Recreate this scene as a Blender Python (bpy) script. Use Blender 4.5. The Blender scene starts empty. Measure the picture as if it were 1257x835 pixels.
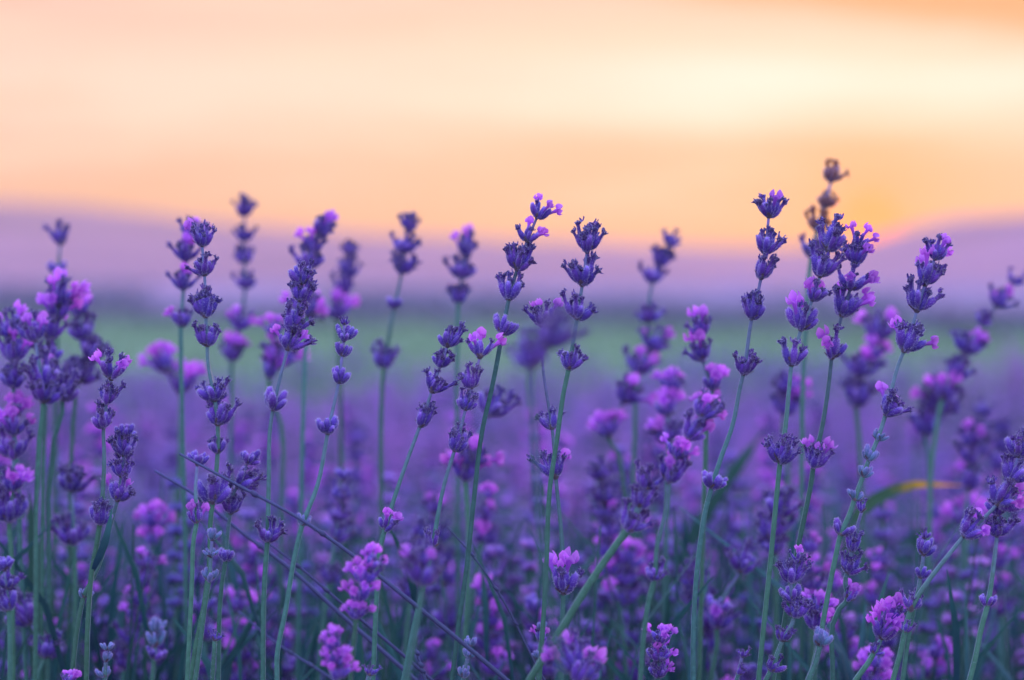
import bpy, math, random
import numpy as np
from mathutils import Vector, Matrix

R = math.radians
scene = bpy.context.scene
col = scene.collection

# ------------------------------------------------------------------ camera
CAM_Z = 0.62
PITCH = R(1.30)
FPX = 85.0 / 36.0 * 1257.0            # focal length in photo pixels
cam_data = bpy.data.cameras.new('camera')
cam_data.lens = 85.0
cam_data.sensor_width = 36.0
cam_data.clip_start = 0.05
cam_data.clip_end = 20000.0
cam_data.dof.use_dof = True
cam_data.dof.focus_distance = 1.0
cam_data.dof.aperture_fstop = 6.0
cam_data.dof.aperture_blades = 0
cam = bpy.data.objects.new('camera', cam_data)
col.objects.link(cam)
cam.location = (0, 0, CAM_Z)
cam.rotation_euler = (R(90) - PITCH, 0, 0)
scene.camera = cam

# ------------------------------------------------------------------ sun direction (low, behind the right-hand hill)
SUN_AZ = math.atan((1068 - 628.5) / FPX)      # to the right of +Y
SUN_EL = (350 - 273) / FPX

# ------------------------------------------------------------------ world
world = bpy.data.worlds.new('World')
scene.world = world
world.use_nodes = True
nt = world.node_tree
nt.nodes.clear()


class NB:
    """small node building helper"""
    def __init__(s, tree):
        s.t = tree
    def n(s, typ, **kw):
        nd = s.t.nodes.new(typ)
        for k, v in kw.items():
            setattr(nd, k, v)
        return nd
    def put(s, sock, v):
        if hasattr(v, 'is_output') or isinstance(v, bpy.types.NodeSocket):
            s.t.links.new(v, sock)
        elif v is not None:
            if isinstance(v, (tuple, list)) and len(v) == 3 and sock.type == 'RGBA':
                v = (*v, 1.0)
            sock.default_value = v
    def m(s, op, a, b=None, c=None, clamp=False):
        nd = s.n('ShaderNodeMath', operation=op, use_clamp=clamp)
        s.put(nd.inputs[0], a)
        if b is not None: s.put(nd.inputs[1], b)
        if c is not None: s.put(nd.inputs[2], c)
        return nd.outputs[0]
    def mix(s, f, a, b, blend='MIX'):
        nd = s.n('ShaderNodeMix', data_type='RGBA', blend_type=blend)
        s.put(nd.inputs['Factor'], f)
        s.put(nd.inputs[6], a)
        s.put(nd.inputs[7], b)
        return nd.outputs[2]
    def ramp(s, f, stops, interp='LINEAR'):
        nd = s.n('ShaderNodeValToRGB')
        cr = nd.color_ramp
        cr.interpolation = interp
        while len(cr.elements) < len(stops):
            cr.elements.new(0.5)
        for e, (p, c) in zip(cr.elements, stops):
            e.position = p
            e.color = (*c, 1.0) if len(c) == 3 else c
        s.put(nd.inputs[0], f)
        return nd.outputs[0]
    def noise(s, vec, scale, detail=2.0, rough=0.5, dim='3D'):
        nd = s.n('ShaderNodeTexNoise', noise_dimensions=dim)
        if vec is not None: s.put(nd.inputs['Vector'], vec)
        nd.inputs['Scale'].default_value = scale
        nd.inputs['Detail'].default_value = detail
        nd.inputs['Roughness'].default_value = rough
        return nd.outputs[0]
    def xyz(s, x, y, z):
        nd = s.n('ShaderNodeCombineXYZ')
        for i, v in enumerate((x, y, z)):
            s.put(nd.inputs[i], v)
        return nd.outputs[0]
    def smooth(s, v, a, b):
        nd = s.n('ShaderNodeMapRange', interpolation_type='SMOOTHSTEP')
        s.put(nd.inputs[0], v)
        nd.inputs[1].default_value = a
        nd.inputs[2].default_value = b
        return nd.outputs[0]


b = NB(nt)
tc = b.n('ShaderNodeTexCoord')
sep = b.n('ShaderNodeSeparateXYZ')
nt.links.new(tc.outputs['Generated'], sep.inputs[0])
dx, dy, dz = sep.outputs
az = b.m('MULTIPLY', b.m('ARCTAN2', dx, dy), 180 / math.pi)          # degrees from +Y
el = b.m('MULTIPLY', b.m('ARCSINE', dz), 180 / math.pi)              # degrees above horizon
sky = b.n('ShaderNodeTexSky', sky_type='NISHITA')
sky.sun_disc = False
sky.sun_elevation = SUN_EL
sky.sun_rotation = SUN_AZ
sky.air_density = 1.0
sky.dust_density = 1.0
sky.ozone_density = 3.0
nish = b.mix(1.0, sky.outputs[0], (0.6, 0.6, 0.6), 'MULTIPLY')
# high veil of sunset cloud: warm low down on the sunward side, cooler above and away from the sun, brightened there to fill the foreground
caz = b.m('COSINE', b.m('MULTIPLY', b.m('SUBTRACT', az, math.degrees(SUN_AZ)), math.pi / 180))
sunward = b.smooth(caz, -0.3, 1.0)
cvec = b.xyz(b.m('MULTIPLY', az, 0.075), b.m('MULTIPLY', el, 0.42), 3.7)
n1 = b.noise(cvec, 1.0, 5.0, 0.5)
n2 = b.noise(b.xyz(b.m('MULTIPLY', az, 0.16), b.m('ADD', b.m('MULTIPLY', el, 1.3), b.m('MULTIPLY', az, 0.03)), 9.1), 1.0, 4.0, 0.55)
elw = b.m('ADD', el, b.m('MULTIPLY', b.m('SUBTRACT', n1, 0.5), 2.6))
warm = b.ramp(b.m('DIVIDE', elw, 30.0, clamp=True), [
    (0.0, (0.68, 0.30, 0.19)), (0.05, (0.70, 0.34, 0.20)), (0.105, (0.72, 0.42, 0.27)),
    (0.15, (0.75, 0.51, 0.36)), (0.21, (0.74, 0.49, 0.36)), (0.27, (0.71, 0.44, 0.36)), (0.5, (0.90, 0.72, 1.0)), (1.0, (0.85, 0.98, 1.75))])
cool = b.ramp(b.m('DIVIDE', el, 40.0, clamp=True), [
    (0.0, (0.70, 0.52, 0.85)), (0.3, (0.78, 0.72, 1.2)), (1.0, (0.85, 0.98, 1.75))])
veil = b.mix(sunward, cool, warm)
# rosy towards the left of the sun
rosy = b.smooth(b.m('ADD', az, b.m('MULTIPLY', el, -0.5)), 4.0, -14.0)
veil = b.mix(b.m('MULTIPLY', b.m('MULTIPLY', rosy, 0.75), b.smooth(el, 20.0, 8.0)), veil, b.mix(1.0, veil, (1.0, 0.99, 1.16), 'MULTIPLY'))
# orange cloud bank above the sun, bright break in the cloud under it
def gauss(ca, ce, sa, se, warp=1.0):
    a2 = b.m('POWER', b.m('ABSOLUTE', b.m('DIVIDE', b.m('SUBTRACT', az, ca), sa)), 2.0)
    ee = b.m('ADD', el, b.m('MULTIPLY', b.m('SUBTRACT', n2, 0.5), warp))
    e2 = b.m('POWER', b.m('ABSOLUTE', b.m('DIVIDE', b.m('SUBTRACT', ee, ce), se)), 2.0)
    return b.m('EXPONENT', b.m('MULTIPLY', b.m('ADD', a2, e2), -1.0))
streak_a = b.m('MULTIPLY', b.smooth(n2, 0.50, 0.72), b.smooth(el, 1.0, 3.0))
streak_b = b.m('MULTIPLY', b.smooth(n2, 0.48, 0.28), b.smooth(el, 0.6, 2.2))
veil = b.mix(b.m('MULTIPLY', b.m('MULTIPLY', streak_a, sunward), b.m('MULTIPLY', b.smooth(el, 30.0, 12.0), 0.45)), veil, (0.80, 0.64, 0.47))
veil = b.mix(b.m('MULTIPLY', b.m('MULTIPLY', streak_b, sunward), b.m('MULTIPLY', b.smooth(el, 30.0, 12.0), 0.45)), veil, (0.66, 0.34, 0.20))
bank = b.smooth(b.m('ADD', b.m('ADD', el, b.m('MULTIPLY', az, 0.17)), b.m('MULTIPLY', b.m('SUBTRACT', n2, 0.5), 1.6)), 7.0, 8.2)
bank = b.m('MULTIPLY', b.m('MULTIPLY', bank, b.smooth(az, 1.0, 5.0)), b.m('MULTIPLY', b.smooth(az, 45.0, 25.0), b.smooth(el, 16.0, 9.0)))
veil = b.mix(bank, veil, (0.68, 0.31, 0.14))
veil = b.mix(b.m('MULTIPLY', gauss(7.6, 4.7, 7.5, 1.0, 1.8), 1.0), veil, (0.86, 0.74, 0.64))
veil = b.mix(b.m('MULTIPLY', gauss(-6.0, 4.6, 7.0, 1.1, 2.4), 0.6), veil, (0.80, 0.62, 0.51))
veil = b.mix(b.m('MULTIPLY', gauss(-9.0, 6.3, 4.5, 0.8, 1.5), 0.35), veil, (0.70, 0.40, 0.30))
# glow and disc of the setting sun
sdir = (math.sin(SUN_AZ) * math.cos(SUN_EL), math.cos(SUN_AZ) * math.cos(SUN_EL), math.sin(SUN_EL))
dot = b.n('ShaderNodeVectorMath', operation='DOT_PRODUCT')
nt.links.new(tc.outputs['Generated'], dot.inputs[0])
dot.inputs[1].default_value = sdir
ang = b.m('MULTIPLY', b.m('ARCCOSINE', b.m('MINIMUM', dot.outputs['Value'], 1.0)), 180 / math.pi)
glow = b.m('EXPONENT', b.m('MULTIPLY', b.m('POWER', b.m('DIVIDE', ang, 2.1), 1.5), -1.0))
veil = b.mix(b.m('MULTIPLY', glow, 0.85), veil, (0.75, 0.28, 0.05))
disc = b.smooth(ang, 0.85, 0.55)
veil = b.mix(b.m('MULTIPLY', disc, 0.9), veil, (1.7, 0.27, 0.0))
clear = b.m('MULTIPLY', b.m('ADD', b.m('MULTIPLY', b.smooth(el, 9.0, 30.0), 0.92), 0.08), 0.15)   # the low veil hides most of the clear sky behind it
nish = b.mix(1.0, nish, b.xyz(clear, clear, clear), 'MULTIPLY')
total = b.mix(1.0, veil, nish, 'ADD')
bg = b.n('ShaderNodeBackground')
nt.links.new(total, bg.inputs[0])
bg.inputs[1].default_value = 1.0
wo = b.n('ShaderNodeOutputWorld')
nt.links.new(bg.outputs[0], wo.inputs[0])
world.cycles.sampling_method = 'MANUAL'
world.cycles.sample_map_resolution = 1024

# ------------------------------------------------------------------ sun lamp
sl = bpy.data.lights.new('sun', 'SUN')
sl.energy = 0.5
sl.angle = R(0.6)
sl.color = (1.0, 0.45, 0.20)
sun = bpy.data.objects.new('sun', sl)
col.objects.link(sun)
sun.rotation_euler = Vector(sdir).to_track_quat('Z', 'Y').to_euler()
sun.location = (0, 0, 5)

# ------------------------------------------------------------------ render look
vs = scene.view_settings
vs.view_transform = 'Standard'
vs.look = 'None'
vs.exposure = 0.45
vs.gamma = 1.0
vs.use_curve_mapping = False
scene.render.engine = 'CYCLES'
cy = scene.cycles
cy.use_denoising = True
cy.denoiser = 'OPENIMAGEDENOISE'
cy.use_adaptive_sampling = False
cy.max_bounces = 6
cy.diffuse_bounces = 3
cy.glossy_bounces = 2
cy.transmission_bounces = 3
cy.volume_bounces = 1
cy.sample_clamp_indirect = 4.0

# ================================================================== helpers
def at(x, y, d):
    """photo pixel at distance d -> point in the place"""
    cx = (x - 628.5) / FPX * d
    cyy = (417.5 - y) / FPX * d
    c, s = math.cos(PITCH), math.sin(PITCH)
    return Vector((cx, d * c + cyy * s, CAM_Z - d * s + cyy * c))


def attr(mesh, name, vals):
    a = mesh.attributes.new(name, 'FLOAT', 'POINT')
    a.data.foreach_set('value', np.asarray(vals, dtype=np.float32))


def mesh_from(name, V, F, mats, T=None, RN=None, MI=None, smooth=True):
    me = bpy.data.meshes.new(name)
    me.from_pydata([tuple(v) for v in V], [], F)
    for m in mats:
        me.materials.append(m)
    if T is not None: attr(me, 'along', T)
    if RN is not None: attr(me, 'vary', RN)
    if MI is not None:
        me.polygons.foreach_set('material_index', np.asarray(MI, dtype=np.int32))
    if smooth:
        me.polygons.foreach_set('use_smooth', [True] * len(me.polygons))
    me.update()
    return me


def link(name, me, parent=None):
    o = bpy.data.objects.new(name, me)
    col.objects.link(o)
    if parent is not None:
        o.parent = parent
    return o


def empty(name, loc):
    o = bpy.data.objects.new(name, None)
    o.empty_display_size = 0.02
    col.objects.link(o)
    o.location = loc
    return o


def tag(o, label=None, cat=None, group=None, kind=None):
    if label: o['label'] = label
    if cat: o['category'] = cat
    if group: o['group'] = group
    if kind: o['kind'] = kind
    return o


# ================================================================== materials
def new_mat(name):
    m = bpy.data.materials.new(name)
    m.use_nodes = True
    m.node_tree.nodes.clear()
    return m, NB(m.node_tree)


def finish(m, b, surf):
    out = b.n('ShaderNodeOutputMaterial')
    b.put(out.inputs['Surface'], surf)
    return m


def attr_node(b, name):
    nd = b.n('ShaderNodeAttribute', attribute_name=name)
    return nd.outputs['Fac']


def plant_mat(name, stops, sheen=0.5, sheen_tint=(0.75, 0.7, 1.0), rough=0.6, transl=0.2, vary=0.35, hue=0.03,
              nscale=900.0, bump=0.15, streak=0.35):
    m, b = new_mat(name)
    t = attr_node(b, 'along')
    rn = attr_node(b, 'vary')
    oi = b.n('ShaderNodeObjectInfo').outputs['Random']
    rnd = b.m('FRACT', b.m('ADD', rn, oi))
    tcn = b.n('ShaderNodeTexCoord').outputs['Object']
    ns = b.noise(tcn, nscale, 3.0, 0.6)
    base = b.ramp(b.m('ADD', t, b.m('MULTIPLY', b.m('SUBTRACT', ns, 0.5), 0.25)), stops)
    val = b.m('ADD', 1.0 - vary * 0.5, b.m('MULTIPLY', rnd, vary))
    val = b.m('MULTIPLY', val, b.m('ADD', 1.0 - streak * 0.5, b.m('MULTIPLY', ns, streak)))
    hs = b.n('ShaderNodeHueSaturation')
    b.put(hs.inputs['Hue'], b.m('ADD', 0.5 - hue * 0.5, b.m('MULTIPLY', b.m('FRACT', b.m('MULTIPLY', rnd, 7.31)), hue)))
    b.put(hs.inputs['Value'], val)
    b.put(hs.inputs['Color'], base)
    c = hs.outputs[0]
    pr = b.n('ShaderNodeBsdfPrincipled')
    b.put(pr.inputs['Base Color'], c)
    pr.inputs['Roughness'].default_value = rough
    pr.inputs['Specular IOR Level'].default_value = 0.3
    pr.inputs['Sheen Weight'].default_value = sheen
    pr.inputs['Sheen Roughness'].default_value = 0.45
    pr.inputs['Sheen Tint'].default_value = (*sheen_tint, 1)
    if bump:
        bn = b.n('ShaderNodeBump')
        bn.inputs['Strength'].default_value = bump
        bn.inputs['Distance'].default_value = 0.0004
        b.put(bn.inputs['Height'], ns)
        b.put(pr.inputs['Normal'], bn.outputs[0])
    surf = pr.outputs[0]
    if transl > 0:
        tr = b.n('ShaderNodeBsdfTranslucent')
        b.put(tr.inputs[0], c)
        mx = b.n('ShaderNodeMixShader')
        mx.inputs[0].default_value = transl
        b.put(mx.inputs[1], surf)
        b.put(mx.inputs[2], tr.outputs[0])
        surf = mx.outputs[0]
    return finish(m, b, surf)


M = {}
M['calyx'] = plant_mat('violet_calyx', [(0.0, (0.22, 0.24, 0.34)), (0.2, (0.12, 0.065, 0.34)), (0.5, (0.115, 0.05, 0.38)),
                                        (0.85, (0.19, 0.08, 0.54)), (1.0, (0.36, 0.19, 0.70))], sheen=0.5, transl=0.12)
M['withered'] = plant_mat('withered_corolla', [(0.0, (0.22, 0.09, 0.56)), (0.6, (0.22, 0.09, 0.54)), (0.9, (0.11, 0.055, 0.30)), (1.0, (0.10, 0.06, 0.17))],
                          sheen=0.5, transl=0.25)
M['backlit_orange'] = plant_mat('backlit_orange_floret', [(0.0, (0.32, 0.13, 0.12)), (0.5, (0.55, 0.22, 0.08)), (1.0, (0.62, 0.28, 0.06))], sheen=0.2, transl=0.45)  # orange of sunlight through the floret tips, painted into their colour
M['backlit_orange_calyx'] = plant_mat('backlit_orange_calyx', [(0.0, (0.22, 0.10, 0.12)), (1.0, (0.38, 0.16, 0.11))], sheen=0.3, transl=0.3)  # the same low-sun backlight put into the calyx colour
M['petal'] = plant_mat('pink_violet_petal', [(0.0, (0.40, 0.13, 0.66)), (0.5, (0.66, 0.16, 0.80)), (1.0, (0.82, 0.30, 0.90))],
                       sheen=0.3, transl=0.4, hue=0.04, vary=0.4, bump=0.05)
M['fuzz'] = plant_mat('pale_down', [(0.0, (0.40, 0.34, 0.70)), (1.0, (0.82, 0.76, 0.95))], sheen=0.0, transl=0.55, vary=0.2, bump=0.0)
M['young'] = plant_mat('young_calyx', [(0.0, (0.10, 0.26, 0.27)), (0.5, (0.13, 0.26, 0.42)), (1.0, (0.24, 0.24, 0.56))], sheen=0.9, transl=0.2)
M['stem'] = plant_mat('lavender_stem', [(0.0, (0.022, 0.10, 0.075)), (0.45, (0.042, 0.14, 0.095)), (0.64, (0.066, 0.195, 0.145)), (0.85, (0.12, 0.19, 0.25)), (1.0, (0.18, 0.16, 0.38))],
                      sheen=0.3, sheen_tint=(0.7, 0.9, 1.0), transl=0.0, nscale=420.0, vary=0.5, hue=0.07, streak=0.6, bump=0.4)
M['bract'] = plant_mat('papery_bract', [(0.0, (0.16, 0.13, 0.16)), (1.0, (0.22, 0.15, 0.16))], sheen=0.3, transl=0.3)
M['leaf'] = plant_mat('lavender_leaf', [(0.0, (0.014, 0.06, 0.09)), (1.0, (0.04, 0.15, 0.125))], sheen=0.1, sheen_tint=(0.7, 0.9, 1.0), transl=0.25,
                      nscale=200.0, vary=0.6, hue=0.06)
M['twig'] = plant_mat('dry_twig', [(0.0, (0.05, 0.06, 0.13)), (1.0, (0.07, 0.08, 0.19))], sheen=0.05, transl=0.0, nscale=400.0)
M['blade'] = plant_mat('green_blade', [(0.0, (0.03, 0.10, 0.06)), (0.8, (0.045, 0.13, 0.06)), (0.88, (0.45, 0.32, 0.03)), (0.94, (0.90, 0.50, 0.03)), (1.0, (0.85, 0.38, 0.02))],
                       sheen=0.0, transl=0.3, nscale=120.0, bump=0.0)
M['dark_blade'] = plant_mat('dark_green_blade', [(0.0, (0.02, 0.08, 0.05)), (1.0, (0.035, 0.12, 0.08))], sheen=0.0, transl=0.25, nscale=120.0, bump=0.0)

# ================================================================== flower pieces (unit length 1 along +Z)
rng = np.random.default_rng(11)
random.seed(11)
NS = 10


def lathe(prof, jitter=0.0, rib=0.10, bend=0.0, seed=0, cap=True):
    r_ = np.random.default_rng(seed)
    V, F, T = [], [], []
    zmax = prof[-1][0]
    for k, (z, r, jit) in enumerate(prof):
        for i in range(NS):
            a = 2 * math.pi * i / NS
            rr = r * (1.0 - (rib if i % 2 else 0.0)) * (1 + jit * r_.uniform(-1, 1))
            zz = z + jit * 0.18 * r_.uniform(-1, 1)
            V.append((rr * math.cos(a) + bend * z * z, rr * math.sin(a), zz))
            T.append(min(1.0, z / zmax))
    n = len(prof)
    for k in range(n - 1):
        for i in range(NS):
            j = (i + 1) % NS
            F.append((k * NS + i, k * NS + j, (k + 1) * NS + j, (k + 1) * NS + i))
    if cap:
        V.append((bend * zmax * zmax, 0, zmax + (0.02 if prof[-1][1] < 0.1 else -0.06)))
        T.append(1.0)
        c = len(V) - 1
        for i in range(NS):
            F.append(((n - 1) * NS + i, (n - 1) * NS + (i + 1) % NS, c))
    return np.array(V), F, np.array(T)


def add_down(V, F, T, MI, slot, n, seed, ln=(.055, .12), wd=.013, zmin=-9):
    """short pale hairs standing off the surface of a calyx"""
    r_ = np.random.default_rng(seed)
    V = list(map(tuple, V)); T = list(T); MI = list(MI)
    A = np.array(V)
    quads = [f for f in F if len(f) == 4 and A[f[0]][2] > zmin]
    if not quads: return np.array(V), F, np.array(T), MI
    for _ in range(n):
        f = quads[r_.integers(len(quads))]
        u, w = r_.random(2)
        a, b_, c, d_ = (A[i] for i in f)
        p = (a * (1 - u) + b_ * u) * (1 - w) + (d_ * (1 - u) + c * u) * w
        nm = np.cross(b_ - a, d_ - a)
        nm = nm / (np.linalg.norm(nm) + 1e-9)
        dr = nm + np.array((0, 0, .55)) + r_.standard_normal(3) * .35
        dr /= np.linalg.norm(dr)
        s_ = np.cross(dr, r_.standard_normal(3)); s_ /= np.linalg.norm(s_) + 1e-9
        L = r_.uniform(*ln)
        q = len(V)
        V += [tuple(p - s_ * wd), tuple(p + s_ * wd), tuple(p + dr * L)]
        T += [0, 0, 1]; MI.append(slot)
        F = F + [(q, q + 1, q + 2)]
    return np.array(V), F, np.array(T), MI


def calyx_bud(seed):
    r_ = random.Random(seed)
    f = r_.uniform(0.9, 1.1)
    V, F, T = lathe([(0, .07, 0), (.07, .12 * f, 0), (.25, .19 * f, 0), (.5, .215 * f, .03), (.72, .195 * f, .03), (.88, .15, .05),
                     (.97, .08, .08)], bend=r_.uniform(-.24, -.06), seed=seed)
    return add_down(V, F, T, [0] * len(F), 2, 340, seed)


def calyx_open(seed):          # calyx with a shrivelled, crumpled corolla standing out of it
    r_ = random.Random(seed)
    f = r_.uniform(0.92, 1.1)
    bend = r_.uniform(-.24, -.06)
    top = r_.uniform(1.02, 1.45)
    V, F, T = lathe([(0, .07, 0), (.07, .12 * f, 0), (.25, .19 * f, 0), (.5, .205 * f, .03), (.7, .165 * f, .04), (.8, .15, .08)],
                    bend=bend, seed=seed, cap=False)
    V2, F2, T2 = lathe([(.74, .12, 0.05), (.88, .115, .12), (top - .2, .115, .25), (top - .06, .20, .5), (top, .16, .7)], rib=0.3,
                       bend=bend, seed=seed + 77)
    V2 = list(map(tuple, V2)); T2 = list(T2)
    for k in range(r_.randint(3, 5)):
        a0 = r_.uniform(0, 6.28); out = R(r_.uniform(15, 95)); ln = r_.uniform(.14, .30); w_ = r_.uniform(.10, .20)
        ca, sa = math.cos(a0), math.sin(a0)
        o = np.array((.12 * ca + bend * top * top, .12 * sa, top - .08))
        d = np.array((ca * math.sin(out), sa * math.sin(out), math.cos(out)))
        s = np.array((-sa, ca, 0.0)); nrm = np.cross(s, d)
        q = len(V2)
        for u in range(3):
            for v in (-1, 0, 1):
                V2.append(tuple(o + d * ln * u * .5 + s * (w_ * .5 * v * (.7, 1, .5)[u]) + nrm * (.07 * abs(v) - .12 * (u * .5) ** 2 + r_.uniform(-.03, .03))))
                T2.append(.6 + .2 * u)
        F2 = F2 + [(q + u * 3 + v, q + u * 3 + v + 1, q + u * 3 + v + 4, q + u * 3 + v + 3) for u in range(2) for v in range(2)]
    V2 = np.array(V2); T2 = np.array(T2)
    nv = len(V)
    MI = [0] * len(F) + [1] * len(F2)
    F = F + [tuple(i + nv for i in f_) for f_ in F2]
    return add_down(np.vstack([V, V2]), F, np.concatenate([T * 0.85, T2]), MI, 2, 380, seed)


def corolla(seed):             # tube with two large upper lobes and three small lower ones
    r_ = random.Random(seed)
    V, F, T = lathe([(0, .09, 0), (.3, .10, .04), (.55, .15, .05), (.68, .20, .06)], rib=0.03, bend=-0.05, seed=seed, cap=False)
    V = list(map(tuple, V)); T = list(T * 0.5)
    lobes = [(-38, .42, .50, 22), (38, .42, .50, 22), (112, .30, .36, 50), (180, .34, .40, 62), (248, .30, .36, 50)]
    for a0, ln, w, out in lobes:
        a0 = R(a0 + r_.uniform(-14, 14)); out = R(out + r_.uniform(-18, 18))
        ln *= r_.uniform(.85, 1.2); w *= r_.uniform(.9, 1.2)
        ca, sa = math.cos(a0), math.sin(a0)
        o = np.array((.17 * ca, .17 * sa, .62))
        d = np.array((ca * math.sin(out), sa * math.sin(out), math.cos(out)))
        s = np.array((-sa, ca, 0.0))
        nrm = np.cross(s, d)
        base = len(V)
        for u in range(5):
            uu = u / 4
            ww = w * (0.55, .9, 1.0, .92, .55)[u]
            for v in range(4):
                vv = v / 3 * 2 - 1
                p = o + d * (ln * uu * (1 - .18 * vv * vv)) + s * (ww * .5 * vv) + nrm * (.10 * vv * vv - .16 * uu * uu + r_.uniform(-.02, .02))
                V.append(tuple(p)); T.append(.45 + .55 * uu)
        for u in range(4):
            for v in range(3):
                q = base + u * 4 + v
                F.append((q, q + 1, q + 5, q + 4))
    return np.array(V), F, np.array(T)


def bracts(seed):              # short receptacle with papery bracts and a pale green collar
    r_ = random.Random(seed)
    V, F, T = lathe([(-.10, .10, 0), (0.02, .18, .05), (.16, .20, .05), (.26, .10, .05)], rib=0.0, seed=seed)
    V = list(map(tuple, V)); T = list(T)
    for k in range(3):
        a0 = R(k * 120 + r_.uniform(-30, 30)); out = R(r_.uniform(50, 80))
        ca, sa = math.cos(a0), math.sin(a0)
        d = np.array((ca * math.sin(out), sa * math.sin(out), math.cos(out)))
        s = np.array((-sa, ca, 0))
        base = len(V)
        ln = r_.uniform(.35, .55)
        for u in range(4):
            uu = u / 3
            ww = (.12, .26, .2, .02)[u]
            for v in (-1, 0, 1):
                p = np.array((.1 * ca, .1 * sa, 0.0)) + d * ln * uu + s * ww * .5 * v + np.array((0, 0, .12 * uu * uu + .05 * abs(v)))
                V.append(tuple(p)); T.append(uu)
        for u in range(3):
            for v in range(2):
                q = base + u * 3 + v
                F.append((q, q + 1, q + 4, q + 3))
    return np.array(V), F, np.array(T)


BUD = [calyx_bud(100 + i) for i in range(5)]
OPEN = [calyx_open(200 + i) for i in range(14)]
COR = [corolla(300 + i) for i in range(7)]
BRA = [bracts(400 + i) for i in range(3)]
ME_BUD = [mesh_from('calyx', v, f, [M['calyx'], M['withered'], M['fuzz']], t, None, mi) for v, f, t, mi in BUD]
ME_YOUNG = [mesh_from('young_calyx', v, f, [M['young'], M['withered'], M['fuzz']], t, None, mi) for v, f, t, mi in BUD]
ME_OPEN = [mesh_from('calyx', v, f, [M['calyx'], M['withered'], M['fuzz']], t, None, mi) for v, f, t, mi in OPEN]
ME_COR = [mesh_from('corolla', v, f, [M['petal']], t) for v, f, t in COR]
ME_BRA = [mesh_from('flower_whorl', v, f, [M['bract']], t) for v, f, t in BRA]


def whorl_elements(kind, seed):
    """pieces of one whorl in a frame whose +Z is the stem: (type, variant, matrix); unit = 1 mm"""
    r_ = random.Random(seed)
    out = []
    n = {'v': r_.randint(11, 14), 'p': r_.randint(10, 13), 'P': r_.randint(9, 12), 'b': r_.randint(8, 10), 't': r_.randint(6, 8), 's': r_.randint(5, 6),
         'q': r_.randint(5, 6), 'd': r_.randint(8, 10)}[kind]
    pink = {'v': 0, 'p': r_.randint(2, 3), 'P': r_.randint(6, 8), 'b': 0, 't': 0, 's': 0, 'q': r_.randint(2, 4), 'd': 0}[kind]
    picks = set(r_.sample(range(n), min(n, pink)))
    a0 = r_.uniform(0, 360)
    onesided = r_.random() < .18
    for i in range(n):
        if onesided and i % 2 and r_.random() < .55: continue
        if r_.random() < .04: continue
        side = i % 2
        k = i // 2
        half = (n + 1) // 2
        fr = (k + .5) / half * 2 - 1
        azm = a0 + side * 180 + fr * 82 + r_.uniform(-12, 12)
        ring = (k + side) % 2
        inc = (r_.uniform(36, 58) if ring else r_.uniform(10, 32))
        if kind == 't': inc = r_.uniform(22, 55)
        if kind == 'b': inc = r_.uniform(22, 62)
        L = r_.uniform(5.4, 8.2) * {'t': .82, 's': .8, 'b': .95, 'q': .9}.get(kind, 1.0)
        base = Vector((1.05 * math.cos(R(azm)), 1.05 * math.sin(R(azm)), r_.uniform(-.2, 1.2)))
        rot = Matrix.Rotation(R(azm), 4, 'Z') @ Matrix.Rotation(R(inc), 4, 'Y') @ Matrix.Rotation(r_.uniform(-.5, .5), 4, 'Z')
        wdt = r_.uniform(.8, 1.04)
        Mx = Matrix.Translation(base) @ rot @ Matrix.Diagonal((L * wdt, L * wdt, L, 1))
        if i in picks:
            out.append(('bud0', r_.randrange(5), Mx))
            tip = base + (rot @ Vector((0, 0, L * .74)))
            ls = r_.uniform(5.8, 7.6)
            out.append(('cor', r_.randrange(7), Matrix.Translation(tip) @ rot @ Matrix.Rotation(math.pi + r_.uniform(-.6, .6), 4, 'Z') @ Matrix.Rotation(r_.uniform(-.25, .25), 4, 'X') @ Matrix.Diagonal((ls, ls, ls, 1))))
        elif kind == 't':
            out.append(('young', r_.randrange(5), Mx))
        elif kind == 'b' or r_.random() < .22:
            out.append(('bud', r_.randrange(5), Mx))
        else:
            out.append(('open', r_.randrange(14), Mx))
    return out


def joined_whorl(kind, seed):
    V, F, T, RN, MI = [], [], [], [], []
    nv = 0
    mats = [M['backlit_orange_calyx'] if kind == 'd' else M['calyx'], M['backlit_orange'] if kind == 'd' else M['withered'], M['fuzz'], M['bract'], M['young'], M['petal']]
    r_ = random.Random(seed)
    els = whorl_elements(kind, seed) + [('bra', seed % 3, Matrix.Diagonal((7, 7, 7, 1)))]
    for typ, var, Mx in els:
        if typ in ('bud', 'bud0'): v, f, t, mi = BUD[var]
        elif typ == 'young': v, f, t, mi = BUD[var]; mi = [4 if q == 0 else q for q in mi]
        elif typ == 'open': v, f, t, mi = OPEN[var]
        elif typ == 'cor': v, f, t = COR[var]; mi = [5] * len(f)
        else: v, f, t = BRA[var]; mi = [3] * len(f)
        A = np.array(Mx)
        V.append(v @ A[:3, :3].T + A[:3, 3])
        F += [tuple(i + nv for i in q) for q in f]
        T.append(t); RN.append(np.full(len(t), r_.random())); MI += mi
        nv += len(v)
    return mesh_from('flower_whorl', np.vstack(V), F, mats, np.concatenate(T), np.concatenate(RN), MI)


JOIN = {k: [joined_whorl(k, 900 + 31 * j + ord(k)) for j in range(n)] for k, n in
        (('v', 8), ('p', 8), ('P', 6), ('b', 4), ('t', 3), ('s', 4), ('q', 4), ('d', 3))}


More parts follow.
